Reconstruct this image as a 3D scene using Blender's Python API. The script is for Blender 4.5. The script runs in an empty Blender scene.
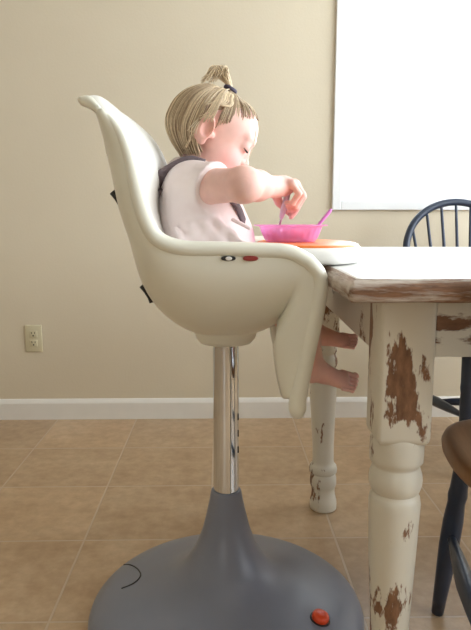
import bpy, bmesh, math, random
import numpy as np
from mathutils import Vector, Matrix
random.seed(7); np.random.seed(7)
R = math.radians
SC = bpy.context.scene
COL = SC.collection

# ------------------------------------------------------------------ camera
F, H, PITCH = 610.0, 0.845, R(8.85)
YAW = math.atan(13/F*math.cos(PITCH))
cam_d = bpy.data.cameras.new('camera'); cam = bpy.data.objects.new('camera', cam_d); COL.objects.link(cam)
cam_d.sensor_fit = 'VERTICAL'; cam_d.sensor_height = 36; cam_d.sensor_width = 36*471/630
cam_d.lens = 36*F/630; cam_d.clip_start = 0.02
cam.location = (0, 0, H); cam.rotation_euler = (R(90)-PITCH, 0, -YAW)
SC.camera = cam
_rot = cam.rotation_euler.to_matrix()
def ray(px, py):                      # viewing direction through a measured point of the photograph
    return _rot @ Vector(((px-235.5)/F, (315-py)/F, -1))
def atY(px, py, Y):
    r = ray(px, py); t = Y/r.y
    return Vector((r.x*t, r.y*t, H+r.z*t))

# ------------------------------------------------------------------ materials
def new_mat(name):
    m = bpy.data.materials.new(name); m.use_nodes = True
    nt = m.node_tree; b = nt.nodes['Principled BSDF']
    return m, nt, b
def N(nt, t, **kw):
    n = nt.nodes.new(t)
    for k, v in kw.items(): setattr(n, k, v)
    return n
def noise(nt, scale, detail=4, rough=.55, stretch=None):
    tc = N(nt, 'ShaderNodeTexCoord'); src = tc.outputs['Object']
    if stretch:
        oi = N(nt, 'ShaderNodeObjectInfo'); va = N(nt, 'ShaderNodeVectorMath', operation='MULTIPLY_ADD')
        va.inputs[1].default_value = (1, 1, 1); nt.links.new(src, va.inputs[0])
        of = N(nt, 'ShaderNodeVectorMath', operation='ADD'); of.inputs[1].default_value = (2.37, .61, .19); nt.links.new(src, of.inputs[0]); nt.links.new(of.outputs[0], va.inputs[0]); nt.links.new(oi.outputs['Location'], va.inputs[2]); src = va.outputs[0]
        mp = N(nt, 'ShaderNodeMapping'); mp.inputs['Scale'].default_value = stretch
        nt.links.new(src, mp.inputs['Vector']); src = mp.outputs['Vector']
    n = N(nt, 'ShaderNodeTexNoise'); n.inputs['Scale'].default_value = scale
    n.inputs['Detail'].default_value = detail; n.inputs['Roughness'].default_value = rough
    nt.links.new(src, n.inputs['Vector'])
    return n
def ramp(nt, fac, stops):
    r = N(nt, 'ShaderNodeValToRGB'); e = r.color_ramp.elements
    e[0].position, e[0].color = stops[0][0], (*stops[0][1], 1)
    e[1].position, e[1].color = stops[1][0], (*stops[1][1], 1)
    for p, c in stops[2:]:
        k = e.new(p); k.color = (*c, 1)
    nt.links.new(fac, r.inputs['Fac']); return r
def mixc(nt, fac, a, b):
    m = N(nt, 'ShaderNodeMix', data_type='RGBA')
    for sock, v in ((m.inputs['Factor'], fac), (m.inputs[6], a), (m.inputs[7], b)):
        if hasattr(v, 'is_linked'): nt.links.new(v, sock)
        elif isinstance(v, tuple): sock.default_value = (*v, 1)
        else: sock.default_value = v
    return m.outputs[2]
def bump(nt, b, height, strength=.2, dist=.002):
    bp = N(nt, 'ShaderNodeBump'); bp.inputs['Strength'].default_value = strength; bp.inputs['Distance'].default_value = dist
    nt.links.new(height, bp.inputs['Height']); nt.links.new(bp.outputs['Normal'], b.inputs['Normal'])
def plain(name, c, rough=.5, metal=0, spec=.5, var=.06, scale=12, bmp=0, coat=0):
    m, nt, b = new_mat(name)
    n = noise(nt, scale)
    lo = tuple(x*(1-var) for x in c); hi = tuple(min(1, x*(1+var)) for x in c)
    r = ramp(nt, n.outputs['Fac'], [(.3, lo), (.7, hi)])
    nt.links.new(r.outputs['Color'], b.inputs['Base Color'])
    b.inputs['Roughness'].default_value = rough; b.inputs['Metallic'].default_value = metal
    b.inputs['Specular IOR Level'].default_value = spec; b.inputs['Coat Weight'].default_value = coat
    if bmp: bump(nt, b, n.outputs['Fac'], bmp)
    return m

M = {}
M['shell'] = plain('cream plastic', (.845, .84, .735), .28, var=.01)
M['tray'] = plain('white plastic', (.87, .86, .83), .3, var=.01)
M['orange'] = plain('orange tray plastic', (.95, .25, .05), .35, var=.03)
M['grey'] = plain('blue grey plastic', (.205, .22, .275), .33, var=.03)
M['chrome'] = plain('chrome', (.70, .73, .77), .08, metal=1, var=.01)
M['red'] = plain('red orange button plastic', (.75, .07, .015), .35, var=.05)
M['dull_red'] = plain('dull red button plastic', (.30, .035, .03), .4, var=.05)
M['pad'] = plain('white padded seat cover', (.86, .85, .80), .55, var=.01)
M['black'] = plain('black plastic', (.02, .02, .022), .4)
M['strap'] = plain('mauve grey webbing', (.145, .11, .12), .85, scale=300, var=.2, bmp=.3)
M['strap2'] = plain('pale grey webbing', (.42, .38, .39), .85, scale=300, var=.2, bmp=.3)
M['white_trim'] = plain('white trim paint', (.80, .78, .74), .4, var=.02)
M['vinyl'] = plain('white vinyl', (.85, .86, .87), .35, var=.01)
M['ivory'] = plain('ivory outlet plastic', (.60, .54, .37), .4, var=.02)
M['hole'] = plain('dark slot', (.03, .02, .015), .8)
M['navy'] = plain('dark blue chair paint', (.026, .038, .068), .35, var=.12)
M['steel'] = plain('spoon steel', (.55, .54, .55), .25, metal=1, var=.02)
M['lilac'] = plain('pale lilac plastic', (.70, .58, .70), .4, var=.02)
M['purple'] = plain('orchid plastic', (.62, .22, .62), .35, var=.03)
M['elastic'] = plain('dark hair elastic', (.06, .05, .09), .7)
M['ceiling'] = plain('ceiling paint', (.80, .78, .73), .9, var=.02)

def wall_mat():
    m, nt, b = new_mat('beige wall paint')
    n = noise(nt, 2.0); r = ramp(nt, n.outputs['Fac'], [(.3, (.65, .570, .435)), (.7, (.68, .60, .46))])
    nt.links.new(r.outputs['Color'], b.inputs['Base Color']); b.inputs['Roughness'].default_value = .6
    n2 = noise(nt, 110, 3); bump(nt, b, n2.outputs['Fac'], .25, .002)
    return m
M['wall'] = wall_mat()

def floor_mat():
    m, nt, b = new_mat('tan ceramic floor tile')
    tc = N(nt, 'ShaderNodeTexCoord'); mp = N(nt, 'ShaderNodeMapping')
    mp.inputs['Location'].default_value = (.372+.336*20, -1.19+.335*20, 0)
    nt.links.new(tc.outputs['Object'], mp.inputs['Vector'])
    br = N(nt, 'ShaderNodeTexBrick'); br.offset = 0; br.squash = 1
    for k, v in (('Scale', 1), ('Mortar Size', .0035), ('Mortar Smooth', .3), ('Bias', 0), ('Brick Width', .336), ('Row Height', .335)):
        br.inputs[k].default_value = v
    br.inputs['Color1'].default_value = (.88, .88, .88, 1); br.inputs['Color2'].default_value = (1.06, 1.06, 1.06, 1)
    nt.links.new(mp.outputs['Vector'], br.inputs['Vector'])
    n1 = noise(nt, 5.5, 8, .65); n2 = noise(nt, 28, 6, .6)
    r1 = ramp(nt, n1.outputs['Fac'], [(.3, (.43, .29, .17)), (.5, (.50, .35, .215)), (.72, (.57, .425, .28))])
    r2 = ramp(nt, n2.outputs['Fac'], [(.35, (.86, .84, .82)), (.65, (1.05, 1.05, 1.05))])
    mu = N(nt, 'ShaderNodeMix', data_type='RGBA', blend_type='MULTIPLY'); mu.inputs[0].default_value = 1
    nt.links.new(r1.outputs[0], mu.inputs[6]); nt.links.new(r2.outputs[0], mu.inputs[7])
    mu2 = N(nt, 'ShaderNodeMix', data_type='RGBA', blend_type='MULTIPLY'); mu2.inputs[0].default_value = 1
    nt.links.new(mu.outputs[2], mu2.inputs[6]); nt.links.new(br.outputs['Color'], mu2.inputs[7])
    c = mixc(nt, br.outputs['Fac'], mu2.outputs[2], (.53, .41, .295))
    nt.links.new(c, b.inputs['Base Color']); b.inputs['Roughness'].default_value = .38
    inv = N(nt, 'ShaderNodeMath', operation='SUBTRACT'); inv.inputs[0].default_value = 1
    nt.links.new(br.outputs['Fac'], inv.inputs[1]); bump(nt, b, inv.outputs[0], .5, .002)
    return m
M['floor'] = floor_mat()

def distressed(name, stretch, thr=.60, white=(.72, .68, .58), scale=7, soft=.03, rough=.45):
    """white paint rubbed through to brown wood in patches along the grain"""
    m, nt, b = new_mat(name)
    n = noise(nt, scale, 7, .6, stretch); n2 = noise(nt, scale*6, 4, .6, stretch); n3 = noise(nt, 3)
    add = N(nt, 'ShaderNodeMath', operation='MULTIPLY_ADD'); add.inputs[1].default_value = .14
    nt.links.new(n2.outputs['Fac'], add.inputs[0]); nt.links.new(n.outputs['Fac'], add.inputs[2])
    mask = ramp(nt, add.outputs[0], [(thr+.07, (0, 0, 0)), (thr+.07+soft, (1, 1, 1))])
    wood = ramp(nt, n2.outputs['Fac'], [(.3, (.12, .055, .028)), (.7, (.27, .135, .07))])
    wh = ramp(nt, n3.outputs['Fac'], [(.35, tuple(x*.92 for x in white)), (.65, white)])
    c = mixc(nt, mask.outputs[0], wh.outputs[0], wood.outputs[0])
    nt.links.new(c, b.inputs['Base Color']); b.inputs['Roughness'].default_value = rough
    inv = N(nt, 'ShaderNodeMath', operation='SUBTRACT'); inv.inputs[0].default_value = 1
    nt.links.new(mask.outputs[0], inv.inputs[1]); bump(nt, b, inv.outputs[0], .4, .0015)
    return m
M['leg_paint'] = distressed('distressed white leg paint', (1.6, 1.6, .6), .562, scale=12)
M['apron_paint'] = distressed('distressed white apron paint', (.5, 1.2, 1.4), .60)
M['top_paint'] = distressed('distressed white table top paint', (.45, 1.6, 1.6), .635, (.80, .79, .76), rough=.3)
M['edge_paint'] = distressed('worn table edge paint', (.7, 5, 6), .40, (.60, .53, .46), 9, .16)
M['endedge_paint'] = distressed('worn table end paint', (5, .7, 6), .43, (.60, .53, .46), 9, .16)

def wood_mat():
    m, nt, b = new_mat('brown varnished seat wood')
    n = noise(nt, 9, 6, .6, (6, .7, 1))
    r = ramp(nt, n.outputs['Fac'], [(.3, (.19, .085, .03)), (.7, (.34, .17, .07))])
    nt.links.new(r.outputs[0], b.inputs['Base Color']); b.inputs['Roughness'].default_value = .4
    return m
M['seat_wood'] = wood_mat()

def skin_mat():
    m, nt, b = new_mat('fair toddler skin')
    a = N(nt, 'ShaderNodeVertexColor'); a.layer_name = 'tone'
    n = noise(nt, 60, 4); r = ramp(nt, n.outputs['Fac'], [(.3, (.95, .93, .93)), (.7, (1.03, 1.02, 1.02))])
    mu = N(nt, 'ShaderNodeMix', data_type='RGBA', blend_type='MULTIPLY'); mu.inputs[0].default_value = 1
    nt.links.new(a.outputs['Color'], mu.inputs[6]); nt.links.new(r.outputs[0], mu.inputs[7])
    nt.links.new(mu.outputs[2], b.inputs['Base Color'])
    b.inputs['Roughness'].default_value = .5; b.inputs['Specular IOR Level'].default_value = .35
    b.inputs['Subsurface Weight'].default_value = .15; b.inputs['Subsurface Radius'].default_value = (.012, .004, .002)
    b.inputs['Subsurface Scale'].default_value = .5
    return m
M['skin'] = skin_mat()
def hair_mat():
    m, nt, b = new_mat('blond hair')
    a = N(nt, 'ShaderNodeVertexColor'); a.layer_name = 'tone'
    n = noise(nt, 160, 3); r = ramp(nt, n.outputs['Fac'], [(.3, (.85, .85, .85)), (.7, (1.1, 1.1, 1.1))])
    mu = N(nt, 'ShaderNodeMix', data_type='RGBA', blend_type='MULTIPLY'); mu.inputs[0].default_value = 1
    nt.links.new(a.outputs['Color'], mu.inputs[6]); nt.links.new(r.outputs[0], mu.inputs[7])
    nt.links.new(mu.outputs[2], b.inputs['Base Color']); b.inputs['Roughness'].default_value = .42
    return m
M['hair'] = hair_mat()
def shirt_mat():
    m, nt, b = new_mat('pale pink cotton')
    n = noise(nt, 9, 5); r = ramp(nt, n.outputs['Fac'], [(.3, (.84, .72, .71)), (.7, (.88, .79, .78))])
    nt.links.new(r.outputs[0], b.inputs['Base Color']); b.inputs['Roughness'].default_value = .85
    n2 = noise(nt, 16, 3, .5, (1, 1, .6)); bump(nt, b, n2.outputs['Fac'], .6, .012)
    return m
M['shirt'] = shirt_mat()
def bowl_mat():
    m, nt, b = new_mat('translucent pink plastic')
    b.inputs['Base Color'].default_value = (.88, .36, .66, 1); b.inputs['Roughness'].default_value = .25
    n = noise(nt, 20); r = ramp(nt, n.outputs['Fac'], [(.3, (.84, .42, .76)), (.7, (.88, .48, .80))])
    nt.links.new(r.outputs[0], b.inputs['Base Color'])
    tr = N(nt, 'ShaderNodeBsdfTransparent'); tr.inputs[0].default_value = (1, .80, .95, 1)
    tl = N(nt, 'ShaderNodeBsdfTranslucent'); tl.inputs[0].default_value = (.92, .55, .85, 1)
    m1 = N(nt, 'ShaderNodeMixShader'); m1.inputs[0].default_value = .4
    m2 = N(nt, 'ShaderNodeMixShader'); m2.inputs[0].default_value = .55
    nt.links.new(b.outputs[0], m1.inputs[1]); nt.links.new(tl.outputs[0], m1.inputs[2])
    nt.links.new(m1.outputs[0], m2.inputs[1]); nt.links.new(tr.outputs[0], m2.inputs[2])
    nt.links.new(m2.outputs[0], nt.nodes['Material Output'].inputs['Surface'])
    return m
M['bowl'] = bowl_mat()
def glass_mat():
    m, nt, b = new_mat('window glass')
    tr = N(nt, 'ShaderNodeBsdfTransparent'); gl = N(nt, 'ShaderNodeBsdfGlossy'); gl.inputs['Roughness'].default_value = .02
    fr = N(nt, 'ShaderNodeFresnel'); fr.inputs['IOR'].default_value = 1.45
    mx = N(nt, 'ShaderNodeMixShader')
    nt.links.new(fr.outputs[0], mx.inputs[0]); nt.links.new(tr.outputs[0], mx.inputs[1]); nt.links.new(gl.outputs[0], mx.inputs[2])
    nt.links.new(mx.outputs[0], nt.nodes['Material Output'].inputs['Surface'])
    return m
M['glass'] = glass_mat()
M['food'] = plain('red and orange fruit', (.62, .05, .035), .3, scale=60, var=.6)

# ------------------------------------------------------------------ mesh helpers
def obj(name, vf, mat, parent=None, origin=None, smooth=True, colors=None):
    """links one mesh object; verts are in the parent's frame (or the world's), origin = where its own pivot goes"""
    v, f = vf
    o0 = Vector(origin) if origin is not None else Vector((0, 0, 0))
    me = bpy.data.meshes.new(name)
    va = np.asarray(v, dtype=float).reshape(-1, 3)-np.array(o0)
    me.from_pydata(va.tolist(), [], [list(map(int, q)) for q in f]); me.update()
    o = bpy.data.objects.new(name, me); COL.objects.link(o)
    me.materials.append(M[mat] if isinstance(mat, str) else mat)
    if smooth:
        for p in me.polygons: p.use_smooth = True
    if colors is not None:
        ca = me.color_attributes.new('tone', 'FLOAT_COLOR', 'POINT')
        c4 = np.ones((len(va), 4)); c4[:, :3] = colors
        ca.data.foreach_set('color', c4.ravel())
    o.location = o0
    if parent: o.parent = parent
    return o
def tag(o, label, cat, group=None, kind=None):
    o['label'] = label; o['category'] = cat
    if group: o['group'] = group
    if kind: o['kind'] = kind
    return o
def struct(o):
    o['kind'] = 'structure'; return o
def empty(name, loc, rz=0):
    o = bpy.data.objects.new(name, None); COL.objects.link(o); o.location = loc; o.rotation_euler = (0, 0, rz)
    o.empty_display_size = .05
    return o
def join(*vfs):
    V, Fs = [], []
    for v, f in vfs:
        n = len(V); V += [tuple(x) for x in v]; Fs += [[i+n for i in q] for q in f]
    return V, Fs
def sharp(o, ang=35):
    bm = bmesh.new(); bm.from_mesh(o.data)
    for e in bm.edges:
        if len(e.link_faces) == 2 and e.calc_face_angle(0) > R(ang): e.smooth = False
    bm.to_mesh(o.data); bm.free(); return o
def box(x0, x1, y0, y1, z0, z1, bev=0, seg=2):
    bm = bmesh.new(); bmesh.ops.create_cube(bm, size=1)
    for v in bm.verts:
        v.co = Vector((x0+(v.co.x+.5)*(x1-x0), y0+(v.co.y+.5)*(y1-y0), z0+(v.co.z+.5)*(z1-z0)))
    if bev: bmesh.ops.bevel(bm, geom=bm.edges[:], offset=bev, segments=seg, affect='EDGES', profile=.6)
    return from_bm(bm)
def from_bm(bm):
    bmesh.ops.recalc_face_normals(bm, faces=bm.faces[:])
    bm.verts.index_update()
    r = ([tuple(v.co) for v in bm.verts], [[v.index for v in f.verts] for f in bm.faces]); bm.free(); return r
def lathe(prof, cx, cy, seg=48, cap=True, mod=None):
    """prof: (r, z) from bottom to top"""
    V, Fs = [], []
    for r, z in prof:
        for k in range(seg):
            a = 2*math.pi*k/seg; rr = r*(mod(a, z) if mod else 1)
            V.append((cx+rr*math.cos(a), cy+rr*math.sin(a), z))
    for i in range(len(prof)-1):
        for k in range(seg):
            Fs.append((i*seg+k, i*seg+(k+1) % seg, (i+1)*seg+(k+1) % seg, (i+1)*seg+k))
    if cap:
        Fs.append(tuple(range(seg))[::-1]); Fs.append(tuple(range((len(prof)-1)*seg, len(prof)*seg)))
    return V, Fs
def catmull(P, per=4, closed=False):
    P = [np.asarray(p, float) for p in P]; out = []; n = len(P)
    for i in range(n if closed else n-1):
        p0 = P[(i-1) % n] if closed or i > 0 else 2*P[0]-P[1]
        p1, p2 = P[i], P[(i+1) % n]
        p3 = P[(i+2) % n] if closed or i+2 < n else 2*P[-1]-P[-2]
        for k in range(per):
            t = k/per
            out.append(.5*((2*p1)+(-p0+p2)*t+(2*p0-5*p1+4*p2-p3)*t*t+(-p0+3*p1-3*p2+p3)*t**3))
    if not closed: out.append(P[-1])
    return out
def tube(path, rad, seg=10, closed=False, flat=1.0, up=(0, 0, 1), round_ends=True):
    """tapered tube along a polyline; flat squashes it along the direction nearest to up"""
    P = [Vector(p) for p in path]; n = len(P)
    rads = rad if hasattr(rad, '__len__') else [rad]*n
    up = Vector(up)
    if round_ends and not closed:
        d0 = (P[0]-P[1]).normalized(); d1 = (P[-1]-P[-2]).normalized()
        r0, r1 = rads[0], rads[-1]
        P = [P[0]+d0*r0*k for k in (.95, .7)]+P+[P[-1]+d1*r1*k for k in (.7, .95)]
        rads = [r0*.3, r0*.71]+list(rads)+[r1*.71, r1*.3]; n = len(P)
    V, Fs = [], []; prev = None
    for i in range(n):
        a = P[(i-1) % n] if closed or i > 0 else P[0]; b = P[(i+1) % n] if closed or i < n-1 else P[-1]
        t = (b-a).normalized()
        if prev is None:
            s = t.cross(up)
            if s.length < 1e-4: s = t.cross(Vector((1, 0, 0)))
        else:
            s = prev-t*prev.dot(t)
        s.normalize(); prev = s; u = s.cross(t)
        for k in range(seg):
            an = 2*math.pi*k/seg
            V.append(P[i]+(s*math.cos(an)+u*math.sin(an)*flat)*rads[i])
    for i in range(n if closed else n-1):
        j = (i+1) % n
        for k in range(seg):
            Fs.append((i*seg+k, j*seg+k, j*seg+(k+1) % seg, i*seg+(k+1) % seg))
    if not closed:
        Fs.append(tuple(range(seg))); Fs.append(tuple(range((n-1)*seg, n*seg))[::-1])
    return V, Fs
def slab(outline, z0, z1, bev=.004, seg=3, dome=0):
    """closed flat outline (x, y) raised to a slab with rounded edges"""
    bm = bmesh.new()
    lo = [bm.verts.new((x, y, z0)) for x, y in outline]
    f = bm.faces.new(lo)
    r = bmesh.ops.extrude_face_region(bm, geom=[f])
    for v in r['geom']:
        if isinstance(v, bmesh.types.BMVert): v.co.z = z1
    es = [e for e in bm.edges if abs(e.verts[0].co.z-e.verts[1].co.z) < 1e-6]
    if bev: bmesh.ops.bevel(bm, geom=es, offset=bev, segments=seg, affect='EDGES', profile=.5)
    return from_bm(bm)
def superellipse(cx, cy, a, b, n=3.0, cnt=64):
    o = []
    for k in range(cnt):
        t = 2*math.pi*k/cnt; c, s = math.cos(t), math.sin(t)
        o.append((cx+a*math.copysign(abs(c)**(2/n), c), cy+b*math.copysign(abs(s)**(2/n), s)))
    return o
def ribbon(path, wid, thick, wdir):
    """strap of rectangular section; wdir gives the direction of its width"""
    P = [Vector(p) for p in path]; V, Fs = [], []; n = len(P)
    for i in range(n):
        t = (P[min(i+1, n-1)]-P[max(i-1, 0)]).normalized()
        w = Vector(wdir[i] if isinstance(wdir, list) else wdir); w = (w-t*w.dot(t)).normalized(); u = t.cross(w)
        for a, b in ((-1, -.5), (-.8, -1), (.8, -1), (1, -.5), (1, .5), (.8, 1), (-.8, 1), (-1, .5)):
            V.append(P[i]+w*a*wid/2+u*b*thick/2)
    for i in range(n-1):
        for k in range(8): Fs.append((i*8+k, i*8+(k+1) % 8, (i+1)*8+(k+1) % 8, (i+1)*8+k))
    Fs.append(tuple(range(8))[::-1]); Fs.append(tuple(range((n-1)*8, n*8)))
    return V, Fs
def sphere(c, r, seg=20, rings=12, rot=None):
    r = (r, r, r) if not hasattr(r, '__len__') else r
    V, Fs = [], []
    for i in range(rings+1):
        th = math.pi*i/rings
        for k in range(seg):
            a = 2*math.pi*k/seg
            p = Vector((r[0]*math.sin(th)*math.cos(a), r[1]*math.sin(th)*math.sin(a), r[2]*math.cos(th)))
            if rot: p = rot @ p
            V.append(p+Vector(c))
    for i in range(rings):
        for k in range(seg): Fs.append((i*seg+k, (i+1)*seg+k, (i+1)*seg+(k+1) % seg, i*seg+(k+1) % seg))
    bm = bmesh.new()
    vs = [bm.verts.new(v) for v in V]
    for f in Fs: bm.faces.new([vs[i] for i in f])
    bmesh.ops.remove_doubles(bm, verts=bm.verts[:], dist=1e-6)
    return from_bm(bm)

# ------------------------------------------------------------------ the room
WALL_Y = 2.545; X0, X1, Y0, CEIL = -2.9, 2.3, -4.6, 2.44
obj_floor = struct(obj('floor', box(X0-.12, X1+.12, Y0-.12, WALL_Y+.12, -.05, 0), 'floor', smooth=False))
struct(obj('ceiling', box(X0-.12, X1+.12, Y0-.12, WALL_Y+.12, CEIL, CEIL+.1), 'ceiling', smooth=False))
def wall_with_hole(axis, a0, a1, p0, p1, hole):
    """wall slab along 'x' or 'y' from a0 to a1, between depths p0, p1; hole = (b0, b1, z0, z1)"""
    b0, b1, z0, z1 = hole
    parts = []
    for u0, u1, w0, w1 in ((a0, b0, 0, CEIL), (b1, a1, 0, CEIL), (b0, b1, 0, z0), (b0, b1, z1, CEIL)):
        if u1-u0 < 1e-4 or w1-w0 < 1e-4: continue
        parts.append(box(u0, u1, p0, p1, w0, w1) if axis == 'x' else box(p0, p1, u0, u1, w0, w1))
    return join(*parts)
WX0, WX1, WZ0, WZ1 = .462, 1.66, .898, 2.10
struct(obj('wall_back', wall_with_hole('x', X0-.12, X1+.12, WALL_Y, WALL_Y+.12, (WX0, WX1, WZ0, WZ1)), 'wall', smooth=False))
struct(obj('wall_left', box(X0-.12, X0, Y0, WALL_Y, 0, CEIL), 'wall', smooth=False))
struct(obj('wall_right', wall_with_hole('y', Y0, WALL_Y, X1, X1+.12, (-1.0, 2.35, .80, 2.25)), 'wall', smooth=False))  # unseen opening, added and sized for light from the right
struct(obj('wall_front', wall_with_hole('x', X0-.12, X1+.12, Y0-.12, Y0, (-1.9, -1.2, 1.2, 2.1)), 'wall', smooth=False))  # small unseen opening, added for weak light from behind the camera
def bboard(x0, x1):
    prof = [(0, 0), (.014, 0), (.014, .070), (.011, .078), (.009, .082), (.005, .088), (0, .088)]
    V = [(x0, WALL_Y-d, z) for d, z in prof]+[(x1, WALL_Y-d, z) for d, z in prof]; n = len(prof)
    Fs = [(i, (i+1) % n, n+(i+1) % n, n+i) for i in range(n)]+[tuple(range(n)), tuple(range(n, 2*n))[::-1]]
    return V, Fs
struct(obj('baseboard_back', bboard(X0, X1), 'white_trim', smooth=False))

# window: casing, sash, pane
win = struct(obj('window_1', join(*[box(*b, bev=.003) for b in (
    (WX0-.012, WX0+.024, WALL_Y-.016, WALL_Y+.10, WZ0-.012, WZ1+.012),
    (WX1-.024, WX1+.012, WALL_Y-.016, WALL_Y+.10, WZ0-.012, WZ1+.012),
    (WX0+.024, WX1-.024, WALL_Y-.016, WALL_Y+.10, WZ0-.012, WZ0+.024),
    (WX0+.024, WX1-.024, WALL_Y-.016, WALL_Y+.10, WZ1-.024, WZ1+.012))]), 'vinyl', smooth=False))
sx0, sx1, sz0, sz1 = WX0+.025, WX1-.025, WZ0+.025, WZ1-.025
obj('window_sash', join(*[box(*b, bev=.003) for b in (
    (sx0, sx0+.030, WALL_Y+.012, WALL_Y+.06, sz0, sz1), (sx1-.030, sx1, WALL_Y+.012, WALL_Y+.06, sz0, sz1),
    (sx0+.030, sx1-.030, WALL_Y+.012, WALL_Y+.06, sz0, sz0+.036), (sx0+.030, sx1-.030, WALL_Y+.012, WALL_Y+.06, sz1-.036, sz1))]),
    'vinyl', win, smooth=False)
obj('window_pane', box(sx0+.028, sx1-.028, WALL_Y+.034, WALL_Y+.038, sz0+.034, sz1-.034), 'glass', win, smooth=False)

# wall outlet
oc = atY(34, 338.3, WALL_Y); ox, oz = oc.x, oc.z
out = tag(empty('electrical_outlet', (ox, WALL_Y, oz)), 'ivory duplex electrical outlet low on the beige wall left of the high chair', 'outlet')
obj('cover_plate', box(-.0355, .0355, -.006, 0, -.0575, .0575, .003), 'ivory', out)
for dz in (-.0195, .0195):
    s = obj('socket', box(-.0165, .0165, -.009, -.005, dz-.0145, dz+.0145, .002), 'ivory', out)
    obj('slot', join(box(-.008, -.0055, -.0096, -.008, dz+.0005, dz+.009), box(.0055, .008, -.0096, -.008, dz+.0005, dz+.009),
        box(-.0028, .0028, -.0096, -.008, dz-.0095, dz-.004)), 'hole', s, smooth=False)
obj('screw', sphere((0, -.006, 0), (.003, .0015, .003), 10, 6), 'ivory', out)

# ------------------------------------------------------------------ dining table
TA = R(-1.2)
table = tag(empty('dining_table', (.168, .80, 0), TA), 'white distressed farmhouse table with turned legs at right of the high chair', 'table')
TL, TW, TT, TB = 1.75, .985, .768, .736
def tabletop():
    bm = bmesh.new(); bmesh.ops.create_cube(bm, size=1)
    for v in bm.verts: v.co = Vector(((v.co.x+.5)*TL, (v.co.y+.5)*TW, TB+(v.co.z+.5)*(TT-TB)))
    es = [e for e in bm.edges if min(v.co.z for v in e.verts) > TT-.001]
    bmesh.ops.bevel(bm, geom=es, offset=.017, segments=4, affect='EDGES', profile=.55)
    es = [e for e in bm.edges if abs(e.verts[0].co.z-e.verts[1].co.z) > .005 and abs(e.verts[0].co.x-e.verts[1].co.x) < .001 and abs(e.verts[0].co.y-e.verts[1].co.y) < .001]
    bmesh.ops.bevel(bm, geom=es, offset=.008, segments=3, affect='EDGES', profile=.5)
    es = [e for e in bm.edges if max(v.co.z for v in e.verts) < TB+.001]
    bmesh.ops.bevel(bm, geom=es, offset=.003, segments=1, affect='EDGES')
    # fine subdivision along the edge so it can be worn uneven
    bmesh.ops.subdivide_edges(bm, edges=[e for e in bm.edges if e.calc_length() > .3], cuts=60, use_grid_fill=True)
    for v in bm.verts:
        if v.co.z < TT-.001:
            k = .0016*math.sin(v.co.x*61+v.co.z*140)+.0013*math.sin(v.co.x*143+1)+.0012*math.sin(v.co.y*97+v.co.z*90)
            if v.co.y < .03: v.co.y += k
            if v.co.x < .03: v.co.x += k
    return from_bm(bm)
tt = obj('tabletop', tabletop(), 'top_paint', table)
tt.data.materials.append(M['edge_paint']); tt.data.materials.append(M['endedge_paint'])
for p in tt.data.polygons:
    if p.normal.z < .93 or p.center.z < TB+.01:
        p.material_index = 2 if abs(p.normal.x) > abs(p.normal.y) and p.center.z > TB+.002 else 1
sharp(tt, 50)
def w2t(x, y):                           # world point to table frame
    c, s = math.cos(-TA), math.sin(-TA); dx, dy = x-.168, y-.80
    return c*dx-s*dy, s*dx+c*dy
LEG = [(.033, 0), (.0385, .004), (.0395, .018), (.0385, .030), (.0345, .046), (.0335, .058), (.0345, .070), (.0365, .073), (.0385, .082),
       (.0385, .098), (.036, .108), (.0345, .112), (.0395, .117), (.0405, .126), (.0385, .136), (.0325, .143), (.0305, .152), (.031, .20), (.034, .27), (.0368, .33),
       (.0385, .375), (.0395, .398), (.040, .410), (.0385, .420), (.0355, .425), (.0345, .428), (.0375, .432), (.0405, .441), (.041, .449),
       (.0400, .458), (.037, .467), (.0355, .471), (.0375, .475), (.0405, .479), (.0412, .49), (.0412, .5135), (.0395, .520)]
def leg_mesh(cx, cy, lean=0):
    pf = []
    for i in range(len(LEG)-1):
        pf += [LEG[i], ((LEG[i][0]+LEG[i+1][0])/2, (LEG[i][1]+LEG[i+1][1])/2)]
    pf.append(LEG[-1])
    v1 = lathe(pf, 0, 0, 40)
    # square block with chamfered edges and rounded lower corners
    bm = bmesh.new(); bmesh.ops.create_cube(bm, size=1)
    s = .0405
    for v in bm.verts: v.co = Vector((v.co.x*2*s, v.co.y*2*s, .512+(v.co.z+.5)*(TB+.0005-.512)))
    es = [e for e in bm.edges if abs(e.verts[0].co.z-e.verts[1].co.z) > .1]
    bmesh.ops.bevel(bm, geom=es, offset=.007, segments=2, affect='EDGES', profile=.5)
    es = [e for e in bm.edges if max(v.co.z for v in e.verts) < .513]
    bmesh.ops.bevel(bm, geom=es, offset=.014, segments=5, affect='EDGES', profile=.5)
    v2 = from_bm(bm)
    V, Fs = join(v1, v2)
    V = [(x+cx-lean*(.3-z)/.5 if lean else x+cx, y+cy, z) for x, y, z in V]
    return V, Fs
nx, ny = w2t(.268, .895); fx, fy = w2t(.289, 1.695)
for cx, cy, lean in ((nx, ny, 0), (fx, fy, -.011), (TL-nx, ny, 0), (TL-nx, fy, 0)):
    sharp(obj('leg', leg_mesh(cx, cy, lean), 'leg_paint', table, origin=(cx, cy, 0)), 50)
AZ = .648
obj('apron', box(nx+.0405, TL-nx-.0405, ny-.034, ny-.012, AZ, TB+.0005, .002), 'apron_paint', table, smooth=False)
obj('apron', box(nx+.0405, TL-nx-.0405, fy+.012, fy+.034, AZ, TB+.0005, .002), 'apron_paint', table, smooth=False)
obj('apron', box(nx-.039, nx-.015, ny+.0405, fy-.0405, AZ, TB+.0005, .002), 'apron_paint', table, smooth=False)
obj('apron', box(TL-nx+.012, TL-nx+.034, ny+.0405, fy-.0405, AZ, TB+.0005, .002), 'apron_paint', table, smooth=False)

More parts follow.
